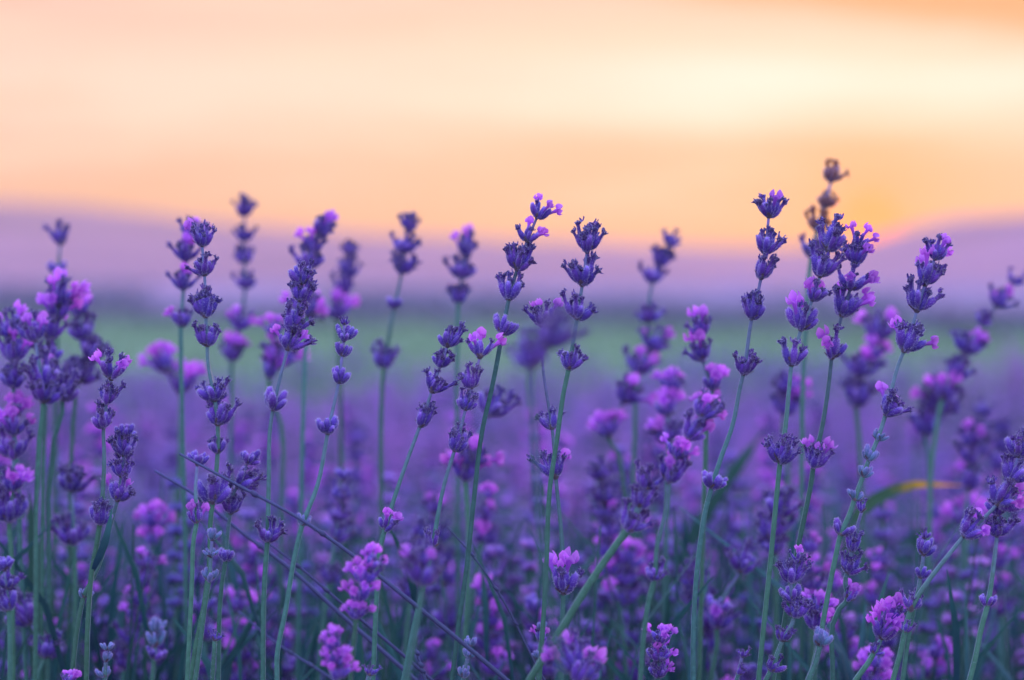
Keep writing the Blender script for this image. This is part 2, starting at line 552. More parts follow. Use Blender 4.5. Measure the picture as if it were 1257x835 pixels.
# ------------------------------------------------------------------ stems and leaves
def spline(P, n):
    """smooth curve through the points (chord-length Catmull-Rom), n samples per span"""
    m = len(P)
    h = [max(1e-6, (P[i + 1] - P[i]).length) for i in range(m - 1)]
    dl = [(P[i + 1] - P[i]) / h[i] for i in range(m - 1)]
    tg = [dl[0]] + [(dl[i - 1] * h[i] + dl[i] * h[i - 1]) / (h[i - 1] + h[i]) for i in range(1, m - 1)] + [dl[-1]]
    out = []
    for i in range(m - 1):
        for k in range(n):
            t = k / n
            t2, t3 = t * t, t ** 3
            out.append(P[i] * (2 * t3 - 3 * t2 + 1) + tg[i] * (h[i] * (t3 - 2 * t2 + t)) + P[i + 1] * (3 * t2 - 2 * t3) + tg[i + 1] * (h[i] * (t3 - t2)))
    out.append(P[-1])
    return out


def tube(path, radii, name, mat, sides=8, square=0.2, tvals=None, origin=Vector((0, 0, 0)), down=0, zmin=0):
    V, F, T = [], [], []
    n = len(path)
    prev = None
    for k, p in enumerate(path):
        tg = (path[min(k + 1, n - 1)] - path[max(k - 1, 0)]).normalized()
        if prev is None:
            u = tg.orthogonal().normalized()
        else:
            u = (prev - tg * prev.dot(tg)).normalized()
        prev = u
        w = tg.cross(u)
        for i in range(sides):
            a = 2 * math.pi * i / sides
            rr = radii[k] * (1 + square * (1 if i % 2 == 0 else -1) * (1 if sides == 8 else 0))
            q = p + (u * math.cos(a) + w * math.sin(a)) * rr - origin
            V.append(q[:]); T.append(tvals[k] if tvals else k / (n - 1))
    for k in range(n - 1):
        for i in range(sides):
            j = (i + 1) % sides
            F.append((k * sides + i, k * sides + j, (k + 1) * sides + j, (k + 1) * sides + i))
    F.append(tuple(range((n - 1) * sides, n * sides)))
    if down:
        V, F, T, MI = add_down(V, F, T, [0] * len(F), 1, down, n, ln=(.0002, .0005), wd=.00007, zmin=zmin)
        return mesh_from(name, V, F, [mat, M['fuzz']], T, None, MI)
    return mesh_from(name, V, F, [mat], T)


def blade_arrays(path, width, side, fold=0.25, prof=None):
    """leaf blade with a folded midrib; arrays V, F, T"""
    V, F, T = [], [], []
    n = len(path)
    for k, p in enumerate(path):
        t = k / (n - 1)
        tg = (path[min(k + 1, n - 1)] - path[max(k - 1, 0)]).normalized()
        s = (side - tg * side.dot(tg)).normalized()
        nm = tg.cross(s)
        w = width * .5 * (prof(t) if prof else math.sin(math.pi * (0.08 + 0.92 * t) ** 0.8) * .9 + .1 * (1 - t))
        for v in (-1, 0, 1):
            V.append(p + s * (w * v) + nm * (abs(v) * fold * w))
            T.append(t)
    for k in range(n - 1):
        for v in range(2):
            q = k * 3 + v
            F.append((q, q + 1, q + 4, q + 3))
    return V, F, T


def ground_path(pts, d, r_):
    """extend a stem from its last visible point to the soil"""
    p = pts[-1]
    q = pts[-2]
    v = (p - q)
    slope = Vector((v.x, 0, v.z))
    sx = max(-.35, min(.35, slope.x / max(1e-4, -slope.z)))
    h = p.z
    ys = r_.uniform(-.02, .03)
    m = p + Vector((sx * h * .35, ys * .5, -h * .5))
    g = p + Vector((sx * h * .45, ys, -h - .01))
    return [m, g]


SP_COUNT = 0


def spike(label, d, whorls, stem, group=None, hero=True, seed=None, r0=1.1, r1=.6, dtop=None, leaf=None, stem_mat='stem', size=1.0):
    """one lavender stalk: whorls = (x, y, width px, kind) from the tip down, stem = extra pixel points below them"""
    global SP_COUNT
    SP_COUNT += 1
    r_ = random.Random(SP_COUNT * 17 if seed is None else seed)
    dtop = d if dtop is None else dtop
    px = [(w[0], w[1], w) for w in whorls] + [(x, y, None) for x, y in stem]
    px.sort(key=lambda q: q[1])
    for i, (x, y, w) in enumerate(px):            # a whorl grows from a point below its middle, along the stem
        if w and i + 1 < len(px):
            dx_, dy_ = px[i + 1][0] - x, px[i + 1][1] - y
            ll = max(1e-6, math.hypot(dx_, dy_))
            k_ = min(w[2] * .30, ll * .8)
            px[i] = (x + dx_ / ll * k_, y + dy_ / ll * k_, w)
    ymin, ymax = px[0][1], max(px[-1][1], px[0][1] + 50)
    pts = []
    for x, y, w in px:
        f = (y - ymin) / (ymax - ymin)
        pts.append(at(x, y, dtop + (d - dtop) * f))
    low = ground_path(pts if len(pts) > 1 else [pts[0] + Vector((0, 0, .05)), pts[0]], d, r_)
    ctrl = pts + low
    nsub = 4 if hero else 3
    path = spline(ctrl, nsub)
    root = empty('lavender_spike', path[-1])
    tag(root, label, 'lavender', group)
    org = root.location
    ztop, zfirst = path[0].z, (pts[max(i for i, q in enumerate(px) if q[2])]).z
    rad, tv = [], []
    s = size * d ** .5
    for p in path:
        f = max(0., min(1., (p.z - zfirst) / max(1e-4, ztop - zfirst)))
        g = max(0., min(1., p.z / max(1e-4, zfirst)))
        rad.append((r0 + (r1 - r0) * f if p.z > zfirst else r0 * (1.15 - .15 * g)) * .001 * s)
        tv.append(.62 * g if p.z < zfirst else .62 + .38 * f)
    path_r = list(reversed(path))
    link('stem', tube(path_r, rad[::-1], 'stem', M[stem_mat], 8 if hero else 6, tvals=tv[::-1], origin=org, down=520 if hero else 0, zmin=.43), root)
    for i, (x, y, w) in enumerate(px):
        if w is None:
            continue
        p = pts[i]
        k = i * nsub
        up = (path[max(k - 1, 0)] - path[min(k + 2, len(path) - 1)]).normalized()
        sc = w[2] / FPX * (dtop + (d - dtop) * ((y - ymin) / (ymax - ymin))) / {'P': 16.2, 'p': 14.1, 'q': 13.8, 't': 11.5}.get(w[3], 13.0)
        q = up.to_track_quat('Z', 'Y').to_matrix().to_4x4() @ Matrix.Rotation(r_.uniform(0, 6.28), 4, 'Z') @ Matrix.Rotation(r_.gauss(0, .13), 4, 'X')
        Mw = Matrix.Translation(p - org) @ q @ Matrix.Diagonal((sc, sc, sc * r_.uniform(.88, 1.14), 1))
        kind = w[3]
        if hero:
            wo_ = link('flower_whorl', ME_BRA[r_.randrange(3)], root)
            wo_.matrix_local = Mw @ Matrix.Diagonal((7, 7, 7, 1))
            inv = Matrix.Diagonal((1 / 7, 1 / 7, 1 / 7, 1))
            for typ, var, Mx in whorl_elements(kind, r_.randrange(10 ** 6)):
                me = {'bud': ME_BUD, 'bud0': ME_BUD, 'young': ME_YOUNG, 'open': ME_OPEN, 'cor': ME_COR}[typ][var]
                e = link('corolla' if typ == 'cor' else 'calyx', me, wo_)
                e.matrix_local = inv @ Mx
        else:
            wo_ = link('flower_whorl', r_.choice(JOIN[kind]), root)
            wo_.matrix_local = Mw
    for lf in (leaf or []):
        x0, y0, x1, y1, wmm, bow = lf
        a, c = at(x0, y0, d), at(x1, y1, d - .012)
        mid = (a + c) * .5 + Vector((bow * .001, -.004, 0))
        pth = spline([a, mid, c], 5)
        V, F, T = blade_arrays(pth, wmm * .001, Vector((1, .4, 0)).normalized())
        link('leaf', mesh_from('leaf', [(v - org)[:] for v in V], F, [M['leaf']], T), root)
    return root



# ================================================================== the setting
def surf_mat(name, stops, scale, rough=0.9, scale2=None, stops2=None):
    m, b = new_mat(name)
    co = b.n('ShaderNodeTexCoord').outputs['Object']
    c = b.ramp(b.noise(co, scale, 6.0, 0.6), stops)
    if stops2:
        c = b.mix(b.smooth(b.noise(co, scale2, 3.0, 0.5), 0.42, 0.6), c, b.ramp(b.noise(co, scale * 1.7, 4.0, 0.6), stops2))
    pr = b.n('ShaderNodeBsdfPrincipled')
    b.put(pr.inputs['Base Color'], c)
    pr.inputs['Roughness'].default_value = rough
    pr.inputs['Specular IOR Level'].default_value = 0.15
    return finish(m, b, pr.outputs[0])


M['grass_ground'] = surf_mat('grassy_ground', [(0.3, (0.15, 0.27, 0.17)), (0.7, (0.21, 0.33, 0.20))], 0.8)
M['soil'] = surf_mat('dry_soil', [(0.3, (0.06, 0.045, 0.05)), (0.7, (0.11, 0.085, 0.085))], 14.0)
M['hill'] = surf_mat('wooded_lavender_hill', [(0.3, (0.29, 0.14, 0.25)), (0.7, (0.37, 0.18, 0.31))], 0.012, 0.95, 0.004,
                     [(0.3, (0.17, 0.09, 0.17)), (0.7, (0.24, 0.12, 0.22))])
M['far_field'] = surf_mat('far_lavender', [(0.3, (0.24, 0.17, 0.27)), (0.7, (0.35, 0.25, 0.37))], 0.7)
M['grass'] = plant_mat('grass_blade', [(0.0, (0.13, 0.24, 0.14)), (1.0, (0.24, 0.37, 0.21))], sheen=0.0, transl=0.3, nscale=3.0, vary=0.5, bump=0.0)
M['bush_leaf'] = plant_mat('dark_bush_leaf', [(0.0, (0.17, 0.17, 0.26)), (1.0, (0.27, 0.26, 0.38))], sheen=0.0, transl=0.15, nscale=3.0, vary=0.6, bump=0.0)
M['row_bloom'] = plant_mat('row_bloom', [(0.0, (0.16, 0.11, 0.48)), (0.4, (0.29, 0.18, 0.64)), (0.75, (0.52, 0.24, 0.76)), (1.0, (0.72, 0.31, 0.84))], sheen=0.4,
                           transl=0.25, nscale=60.0, vary=0.4, bump=0.0)


def stuff(name, V, F, mat, label, cat, T=None, RN=None, smooth=False):
    o = link(name, mesh_from(name, V, F, [mat], T, RN, smooth=smooth))
    tag(o, label, cat, kind='stuff')
    return o


# ground sheet
def grid_sheet(name, xs, ys, zf, mat):
    V = [(x, y, zf(x, y)) for y in ys for x in xs]
    nx = len(xs)
    F = [(j * nx + i, j * nx + i + 1, (j + 1) * nx + i + 1, (j + 1) * nx + i) for j in range(len(ys) - 1) for i in range(nx - 1)]
    o = link(name, mesh_from(name, V, F, [mat]))
    o['kind'] = 'structure'
    return o


grid_sheet('ground', np.linspace(-2400, 2400, 41), np.concatenate([[-25], np.geomspace(2, 2290, 40)]), lambda x, y: 0.0, M['grass_ground'])
grid_sheet('soil_bed', np.linspace(-5, 5, 60), np.linspace(-1.5, 7.6, 60),
           lambda x, y: .004 + .012 * (1 + math.sin(x * 5.3 + y * 2.1) * math.sin(y * 4.1 - x)) * .5, M['soil'])


# hills: a long ridge falling from the left and a nearer round hill on the right
def sstep(a, b_, x):
    t = max(0., min(1., (x - a) / (b_ - a)))
    return t * t * (3 - 2 * t)


PX = [(-2500, 60), (-1200, 95), (-500, 104), (0, 98), (150, 89), (300, 76), (450, 62), (600, 54), (800, 48), (1000, 44), (1257, 40), (1800, 52), (2600, 70), (4200, 45)]


def ridge_left(px):
    xs = [p[0] for p in PX]
    return float(np.interp(px, xs, [p[1] for p in PX]))


def hill_z(az_px, y, r_y, hgt, front, back):
    return hgt * sstep(r_y - front, r_y, y) * (1 - sstep(r_y, r_y + back, y))


def terrain(name, r_y, front, back, prof, seed):
    xs = np.linspace(-2200, 4000, 150)
    ys = np.concatenate([np.linspace(r_y - front, r_y, 22), np.linspace(r_y, r_y + back, 8)[1:]])
    rr = np.random.default_rng(seed)
    ph = rr.uniform(0, 6.28, 8)
    V, F = [], []
    for y in ys:
        for p in xs:
            x = (p - 628.5) / FPX * r_y
            h = prof(p) / FPX * r_y
            z = hill_z(p, y, r_y, h, front, back)
            z *= 1 + .035 * math.sin(x * .021 + ph[0] + y * .008) + .02 * math.sin(x * .05 + ph[1] - y * .02) + .012 * math.sin(x * .13 + ph[2])
            V.append((x, y, z - .4))
    nx = len(xs)
    for j in range(len(ys) - 1):
        for i in range(nx - 1):
            F.append((j * nx + i, j * nx + i + 1, (j + 1) * nx + i + 1, (j + 1) * nx + i))
    o = link(name, mesh_from(name, V, F, [M['hill']]))
    o['kind'] = 'structure'
    return o


terrain('hill', 1900, 1300, 380, ridge_left, 3)
def right_hill(px):
    return 84 * math.exp(-((px - 1210) / 228.0) ** 2) if px < 1210 else 84 * math.exp(-((px - 1210) / 700.0) ** 2)
terrain('hill', 1250, 650, 330, right_hill, 5)

# far lavender field: low rows across the plain
V, F = [], []
rr = np.random.default_rng(8)
ys = [52.0]
while ys[-1] < 420:
    ys.append(ys[-1] + 1.9 + ys[-1] * .006)
for y0 in ys:
    n = 46
    hw = y0 * .45 + 12
    xs = np.linspace(-hw, hw, n)
    hh = .42 + .10 * rr.standard_normal(n)
    base = len(V)
    for i, x in enumerate(xs):
        yy = y0 + .12 * x + .15 * rr.standard_normal()
        for k, (oy, oz) in enumerate(((-.62, 0), (-.5, .6), (-.2, .97), (.2, 1.0), (.5, .6), (.62, 0))):
            V.append((x, yy + oy, max(.005, oz * hh[i])))
    for i in range(n - 1):
        for k in range(5):
            q = base + i * 6 + k
            F.append((q, q + 6, q + 7, q + 1))
stuff('far_lavender_field', V, F, M['far_field'], 'distant violet lavender rows crossing the plain below the hills', 'lavender field', smooth=True)


# leaf-built row of dark bushes beyond the grass strip
def leaf_cloud(n, pos_fn, size, seed):
    r_ = np.random.default_rng(seed)
    V, F, T, RN = [], [], [], []
    for i in range(n):
        p, s = pos_fn(r_)
        u = r_.standard_normal(3); u /= np.linalg.norm(u)
        w = np.cross(u, r_.standard_normal(3)); w /= np.linalg.norm(w)
        L = size * s * r_.uniform(.6, 1.4)
        q = len(V)
        rn = r_.random()
        for a_, b_, t in ((0, 0, 0), (.5, .28, .5), (1, 0, 1), (.5, -.28, .5)):
            V.append(p + u * (L * a_) + w * (L * b_)); T.append(t); RN.append(rn)
        F.append((q, q + 1, q + 2, q + 3))
    return V, F, T, RN


def bush_pos(r_):
    f = r_.random()
    x = -22 + 40 * f
    y = 52 - 33 * f
    k = round(f * 26)
    hr = np.random.default_rng(k)
    h = hr.uniform(.2, .8) * (1 - .45 * f)
    a = r_.uniform(0, math.pi)
    rad = r_.uniform(.3, 1) ** .5
    return np.array((x + r_.uniform(-.3, .3), y + math.cos(a) * rad * .55, .02 + max(0, math.sin(a)) * rad * h)), 1.0


Vb, Fb, Tb, Rb = leaf_cloud(16000, bush_pos, .13, 21)
stuff('dark_bush_row', Vb, Fb, M['bush_leaf'], 'low row of dark bushes running across beyond the grass strip', 'bush row', Tb, Rb)

# grass strip between the lavender beds
V, F, T, RN = [], [], [], []
rr = np.random.default_rng(31)
for i in range(26000):
    y = 7.4 * (50 / 7.4) ** rr.random() if i % 3 else rr.uniform(2.6, 9)
    x = rr.uniform(-1, 1) * (y * .28 + 1.2)
    h = rr.uniform(.05, .13); w = .004 + .0006 * y
    a = rr.uniform(0, math.pi); l = rr.standard_normal(2) * .03
    q = len(V); rn = rr.random()
    ca, sa = math.cos(a) * w, math.sin(a) * w
    V += [(x - ca, y - sa, .0), (x + ca, y + sa, .0), (x + l[0] * .4 + ca * .7, y + l[1] * .4 + sa * .7, h * .6), (x + l[0] * .4 - ca * .7, y + l[1] * .4 - sa * .7, h * .6), (x + l[0], y + l[1], h)]
    T += [0, 0, .6, .6, 1]; RN += [rn] * 5
    F += [(q, q + 1, q + 2, q + 3), (q + 3, q + 2, q + 4)]
stuff('grass', V, F, M['grass'], 'soft green grass strip between the lavender beds', 'grass', T, RN)

# next lavender bed: thousands of low bloom spikes that read as one violet mass
def blob(nseg, r, h):
    V = [(0, 0, 0)] + [(r * math.cos(2 * math.pi * i / nseg), r * math.sin(2 * math.pi * i / nseg), h * (.55 + .25 * (i % 2))) for i in range(nseg)] + [(0, 0, h * .75)]
    F = [(0, 1 + (i + 1) % nseg, 1 + i) for i in range(nseg)] + [(nseg + 1, 1 + i, 1 + (i + 1) % nseg) for i in range(nseg)]
    return np.array(V), F


bV, bF = blob(6, 1.0, 1.3)
V, F, T, RN = [], [], [], []
sV, sF, sT = [], [], []
rr = np.random.default_rng(5)
bushes = []
for by in np.arange(3.1, 7.5, .62):
    for bx in np.arange(-3.2, 3.2, .42):
        if abs(bx) < by * .26 + .7:
            bushes.append((bx + rr.uniform(-.14, .14), by + rr.uniform(-.12, .12), rr.uniform(.30, .41), rr.uniform(0, .95)))
for i in range(4200):
    bx, by, bh, bp_ = bushes[rr.integers(len(bushes))]
    sx_, sy_ = rr.standard_normal(2) * .11
    x, y = bx + sx_ * .4, by + sy_ * .4
    hgt = bh + .03 * rr.standard_normal() - 1.2 * (sx_ * sx_ + sy_ * sy_)
    lx, ly = sx_, sy_
    rn = rr.random()
    pinkness = min(1., bp_ + rr.uniform(0, .35))
    for k in range(5):
        z = hgt - .014 * k - (.016 if k > 3 else 0)
        r = .0085 * rr.uniform(.8, 1.4)
        f = z / hgt
        nv = len(V)
        for v in bV:
            V.append((x + lx * f + v[0] * r, y + ly * f + v[1] * r, z + v[2] * r))
            T.append(min(1, max(0, .15 + .55 * pinkness + .3 * (v[2] / 1.3) + rr.uniform(-.1, .1)))); RN.append(rn)
        F += [tuple(q + nv for q in f_) for f_ in bF]
    nv = len(sV)
    for zz, g in ((0, 0), (hgt * .98, 1)):
        for a in range(3):
            sV.append((x + lx * g + .0015 * math.cos(a * 2.1), y + ly * g + .0015 * math.sin(a * 2.1), zz)); sT.append(g * .6)
    sF += [(nv + a, nv + (a + 1) % 3, nv + 3 + (a + 1) % 3, nv + 3 + a) for a in range(3)]
stuff('lavender_bed_bloom', V, F, M['row_bloom'], 'soft violet mass of bloom on the next lavender bed', 'lavender bed', T, RN, smooth=True)
stuff('lavender_bed_stalks', sV, sF, M['stem'], 'thin green stalks carrying the bloom of the next lavender bed', 'stalks', sT)


def tuft_pos(r_):
    y = r_.uniform(2.8, 7.4)
    return np.array((r_.uniform(-1, 1) * (y * .26 + .7), y, r_.uniform(0, .25))), 1.0


Vb, Fb, Tb, Rb = leaf_cloud(14000, tuft_pos, .05, 22)
stuff('lavender_bed_leaves', Vb, Fb, M['leaf'], 'grey green leaves filling the next lavender bed', 'leaves', Tb, Rb)

# narrow leaves and flowerless shoots filling the foot of the near bed
V, F, T, RN = [], [], [], []
rr = np.random.default_rng(77)
for i in range(4200):
    y = rr.uniform(1.10, 2.75)
    x = rr.uniform(-1, 1) * (y * .235 + .06)
    zt = CAM_Z - (rr.triangular(560, 800, 1000) - 350) / FPX * y
    zt = max(.12, zt)
    ln = rr.uniform(.04, .13)
    lean = rr.standard_normal(2) * .3
    p0 = Vector((x, y, max(.0, zt - ln)))
    p2 = p0 + Vector((lean[0] * ln, lean[1] * ln, ln))
    p1 = (p0 + p2) * .5 + Vector((lean[0] * ln * -.2, 0, ln * .06))
    a = rr.uniform(0, 3.14)
    vv, ff, tt = blade_arrays([p0, p1, p2], rr.uniform(.0022, .0045), Vector((math.cos(a), math.sin(a), 0)), prof=lambda t: (.7, 1., .12)[round(t * 2)])
    q = len(V)
    V += [v[:] for v in vv]; T += tt; RN += [rr.random()] * len(vv)
    F += [tuple(k + q for k in f_) for f_ in ff]
for i in range(900):                      # woody shoots from the soil that carry those leaves
    y = rr.uniform(1.15, 2.75)
    x = rr.uniform(-1, 1) * (y * .235 + .06)
    zt = max(.2, CAM_Z - (rr.uniform(620, 900) - 350) / FPX * y)
    lean = rr.standard_normal(2) * .05
    q = len(V); rn = rr.random()
    for zz, g, rad in ((0, 0, .0016), (zt * .6, .5, .0013), (zt, 1, .0005)):
        for k in range(3):
            V.append((x + lean[0] * g + rad * math.cos(k * 2.1), y + lean[1] * g + rad * math.sin(k * 2.1), zz)); T.append(g); RN.append(rn)
    for g in range(2):
        F += [(q + g * 3 + k, q + g * 3 + (k + 1) % 3, q + g * 3 + 3 + (k + 1) % 3, q + g * 3 + 3 + k) for k in range(3)]
stuff('lavender_foliage', V, F, M['leaf'], 'narrow grey green leaves and shoots at the foot of the blooming spikes', 'foliage', T, RN)


# low spikes deep inside the near bed, too many and too hidden to tell apart
V, F, T, RN = [], [], [], []
sV, sF, sT = [], [], []
rr = np.random.default_rng(15)
for i in range(1000):
    d = rr.uniform(1.25, 2.7)
    tip = at(rr.uniform(-70, 1330), rr.triangular(550, 740, 890), d)
    lx, ly = rr.standard_normal(2) * .03
    rn = rr.random()
    pinkness = rr.random() ** 1.3
    dirv = Vector((lx, ly, .35)).normalized()
    for k in range(rr.integers(3, 7)):
        c = tip - dirv * (.0125 * k)
        for e in range(8):
            a = e * .785 + rr.uniform(-.3, .3)
            inc = rr.uniform(.2, .9)
            o_ = c + Vector((math.cos(a) * math.sin(inc), math.sin(a) * math.sin(inc), math.cos(inc) - .6)) * .0055
            r = rr.uniform(.0017, .0029)
            nv = len(V)
            pk = min(1., max(0., pinkness * .85 + rr.uniform(-.25, .3)))
            for v in bV:
                V.append((o_.x + v[0] * r, o_.y + v[1] * r, o_.z + v[2] * r * 1.7)); T.append(pk); RN.append(rn)
            F += [tuple(q + nv for q in f_) for f_ in bF]
    nv = len(sV)
    base = tip - dirv * (tip.z / dirv.z)
    for g in (0, .5, 1):
        p = base.lerp(tip, g)
        for a in range(4):
            sV.append((p.x + .0011 * math.cos(a * 1.57), p.y + .0011 * math.sin(a * 1.57), p.z)); sT.append(g * .62)
    for g in range(2):
        sF += [(nv + g * 4 + a, nv + g * 4 + (a + 1) % 4, nv + g * 4 + 4 + (a + 1) % 4, nv + g * 4 + 4 + a) for a in range(4)]
stuff('lavender_undergrowth_bloom', V, F, M['row_bloom'], 'violet and pink bloom deep inside the near lavender bed', 'lavender bed', T, RN, smooth=True)
stuff('lavender_undergrowth_stalks', sV, sF, M['stem'], 'teal green stalks deep inside the near lavender bed', 'stalks', sT, smooth=True)

# ================================================================== lavender spikes in the plane of focus
B = 835
spike('tall slim spike of five separate violet whorls, its tip curving right', 1.0,
      [(663, 258, 34, 'q'), (651, 286, 38, 'q'), (638, 320, 40, 'v'), (627, 357, 38, 'v'), (618, 399, 38, 'b')],
      [(611, 440), (603, 480), (593, 523), (582, 611), (574, 687), (561, 783), (555, B)], dtop=1.0)
spike('upright spike with four crumpled dark violet whorls, stem crossing a second stem lower down', .985,
      [(722, 298, 38, 'v'), (717, 336, 46, 'v'), (710, 380, 40, 'v'), (700, 443, 37, 'v')],
      [(692, 481), (684, 538), (675, 599), (671, 687), (666, 776), (662, B)])
spike('spike with widely spaced low whorls whose stem crosses behind the upright four-whorl spike', 1.0,
      [(665, 388, 42, 'p'), (677, 514, 40, 'v'), (681, 573, 46, 'p'), (692, 714, 50, 'p')],
      [(667, 458), (671, 484), (690, 668), (690, 770), (689, B)], dtop=1.01)
spike('loose dark spike in front of the upright four-whorl spike, soft and out of focus', .73,
      [(683, 416, 58, 'v'), (652, 436, 60, 'v')], [(655, 520), (668, 700), (690, B)], seed=5)
spike('spike of neat small pale-edged buds in three tiers on a curved bare stem', 1.0,
      [(422, 393, 20, 's'), (423, 409, 32, 'b'), (421, 427, 32, 'b'), (418, 459, 36, 'b'), (404, 522, 36, 'b'), (373, 638, 26, 't')],
      [(400, 545), (390, 595), (365, 668), (350, 753), (340, 806), (340, B)])
spike('two crowded blue-violet clusters above a low cupped whorl on a straight teal stem', 1.01,
      [(370, 338, 34, 'v'), (371, 359, 36, 'v'), (359, 394, 40, 'v'), (356, 417, 42, 'p'), (338, 489, 46, 'b'), (329, 654, 36, 'v')],
      [(350, 440), (333, 515), (330, 592), (325, 707), (323, 783), (323, B)])
spike('tall spike with four stacked whorls over a dense lower cluster, beside two blurred pink spikes', 1.02,
      [(247, 290, 38, 'p'), (251, 328, 34, 'v'), (252, 376, 42, 'v'), (254, 414, 36, 'v'), (262, 480, 40, 'v'), (267, 510, 40, 'v'), (268, 547, 32, 'v'), (263, 604, 46, 'v')],
      [(255, 442), (259, 634), (257, 690), (250, 745), (241, 790), (234, B)])
spike('teal young bud clusters on a pale stalk under the dense dark cluster', 1.0,
      [(261, 655, 26, 't'), (259, 676, 26, 't'), (258, 706, 26, 't')], [(253, 735), (246, 790), (240, B)], r0=1.0)
spike('thin stalk with a pinkish upright whorl beside the teal young buds', 1.0,
      [(243, 562, 30, 'b'), (243, 634, 30, 'q')], [(240, 600), (238, 660), (236, 707), (230, B)], r0=1.0)
spike('spike with bright pink open tip over three dark whorls and a low cupped whorl', 1.0,
      [(139, 452, 46, 'p'), (133, 485, 36, 'v'), (127, 514, 36, 'v'), (124, 634, 36, 'v')], [(128, 560), (119, 668), (113, 700), (108, 764), (106, B)],
      leaf=[(114, 702, 138, 622, 3.6, 2)])
spike('short crowded spike with one pink flower leaning out of its lowest dark whorl', 1.01,
      [(152, 527, 36, 'b'), (153, 548, 36, 'v'), (150, 575, 34, 'v'), (147, 604, 38, 'p'), (104, 726, 26, 't')], [(136, 645), (120, 698), (97, 760), (88, B)], r0=1.0)
spike('spike of four compact violet whorls leaning right with a pink-budded whorl low on its stem', 1.0,
      [(553, 416, 34, 'v'), (543, 441, 34, 'v'), (533, 471, 36, 'v'), (519, 514, 34, 'v'), (475, 641, 34, 'q')], [(513, 530), (499, 568), (484, 612), (467, 672), (462, 740), (458, B)])
spike('spike tipped by a wide open lilac whorl, with curled lower whorls and bare stem between', 1.0,
      [(592, 426, 44, 'q'), (582, 467, 32, 'v'), (574, 493, 34, 'v'), (561, 543, 36, 'v'), (533, 661, 40, 's')], [(567, 520), (546, 592), (526, 695), (510, 760), (495, B)], dtop=.99)
# right-hand group
spike('tall spike with a pale pink-violet crown over four spaced whorls, bare stem curving left', 1.0,
      [(945, 254, 42, 'p'), (940, 300, 38, 'v'), (937, 331, 38, 'v'), (924, 380, 38, 'v'), (915, 448, 40, 'v'), (876, 589, 36, 'b')],
      [(909, 473), (899, 523), (885, 562), (868, 618), (857, 687), (851, 783), (851, B)])
spike('crowded spike of five mauve whorls ending in a pink-flowered whorl, stem nearly straight', .995,
      [(1021, 296, 42, 'v'), (1010, 327, 42, 'v'), (1001, 358, 38, 'p'), (988, 391, 48, 'p'), (973, 434, 48, 'p'), (959, 554, 46, 'v')],
      [(969, 473), (964, 525), (955, 592), (946, 687), (936, 783), (931, B)])
spike('spike bright with open magenta flowers right beside the crowded five-whorl spike', 1.02,
      [(1055, 291, 34, 'q'), (1050, 312, 40, 'p'), (1048, 342, 46, 'p'), (1037, 374, 46, 'p'), (1022, 427, 44, 'p'), (1000, 561, 44, 'p')],
      [(1019, 456), (1010, 520), (996, 590), (986, 641), (976, 690), (962, 770), (955, B)], dtop=1.02)
spike('spike with four whorls dotted by magenta flowers and small pale star buds lower down', 1.0,
      [(1152, 307, 40, 'p'), (1139, 337, 44, 'p'), (1129, 370, 42, 'v'), (1115, 417, 50, 'p'), (1091, 496, 46, 'p'), (1080, 533, 26, 't'), (1069, 557, 28, 't'), (1062, 578, 28, 't'), (1051, 606, 30, 't'), (1034, 647, 36, 'b')],
      [(1103, 447), (1044, 628), (1026, 682), (1015, 737), (1009, 770), (994, B)])
spike('teal-budded second stalk crossing behind the star-budded stem', 1.02,
      [(1060, 620, 28, 's'), (1047, 668, 30, 'v'), (1044, 694, 36, 'v'), (1046, 730, 34, 'q')], [(1052, 648), (1038, 710), (1030, 748), (1022, B)], r0=1.1)
spike('teal bud pair low on a thin pale stalk between pink florets', .99, [(1008, 782, 36, 't')], [(1002, 810), (992, B)], r0=1.2)
spike('short pink-tipped spike of curled teal and violet whorls by a straight dark stem', 1.0,
      [(983, 683, 26, 'q'), (975, 704, 38, 'v'), (966, 730, 36, 'b'), (980, 748, 36, 'v'), (964, 777, 36, 's'), (950, 815, 34, 's')], [(955, 800), (940, B)], r0=1.0)
spike('dark bud spike with sparse low whorls on a stem leaning left', 1.0,
      [(912, 800, 22, 's'), (908, 822, 24, 's')], [(904, B)], r0=.9)
spike('arching spike leaning far right, dark crown and pink flowers at its middle whorl', .985,
      [(1252, 548, 40, 'v'), (1246, 580, 44, 'v'), (1234, 608, 50, 'p'), (1192, 648, 46, 'p'), (1121, 738, 42, 's'), (1112, 768, 30, 's')],
      [(1212, 632), (1172, 672), (1145, 706), (1128, 730), (1106, 798), (1096, B)])
spike('small dark spike of tight buds rising beside the arching spike', 1.0,
      [(1135, 655, 22, 's'), (1135, 672, 32, 'b'), (1131, 702, 28, 'b'), (1124, 738, 28, 's')], [(1128, 720), (1118, 765), (1108, B)], r0=1.0)
spike('slim stem with a lone cupped dark whorl below a twin-whorled crown', .99,
      [(1227, 622, 34, 'v'), (1225, 646, 40, 'v'), (1214, 736, 28, 'b')], [(1220, 691), (1206, 765), (1196, 812), (1190, B)])
spike('bright magenta open flower head on a short leaning stalk with bud whorls under it', 1.0,
      [(1094, 752, 46, 'P'), (1088, 771, 48, 'P'), (1076, 796, 28, 's')], [(1068, 810), (1050, B)])
spike('bright magenta floret head half behind a pale stalk', 1.05, [(1001, 742, 40, 'P'), (1003, 762, 38, 'p')], [(1002, 790), (1000, B)])
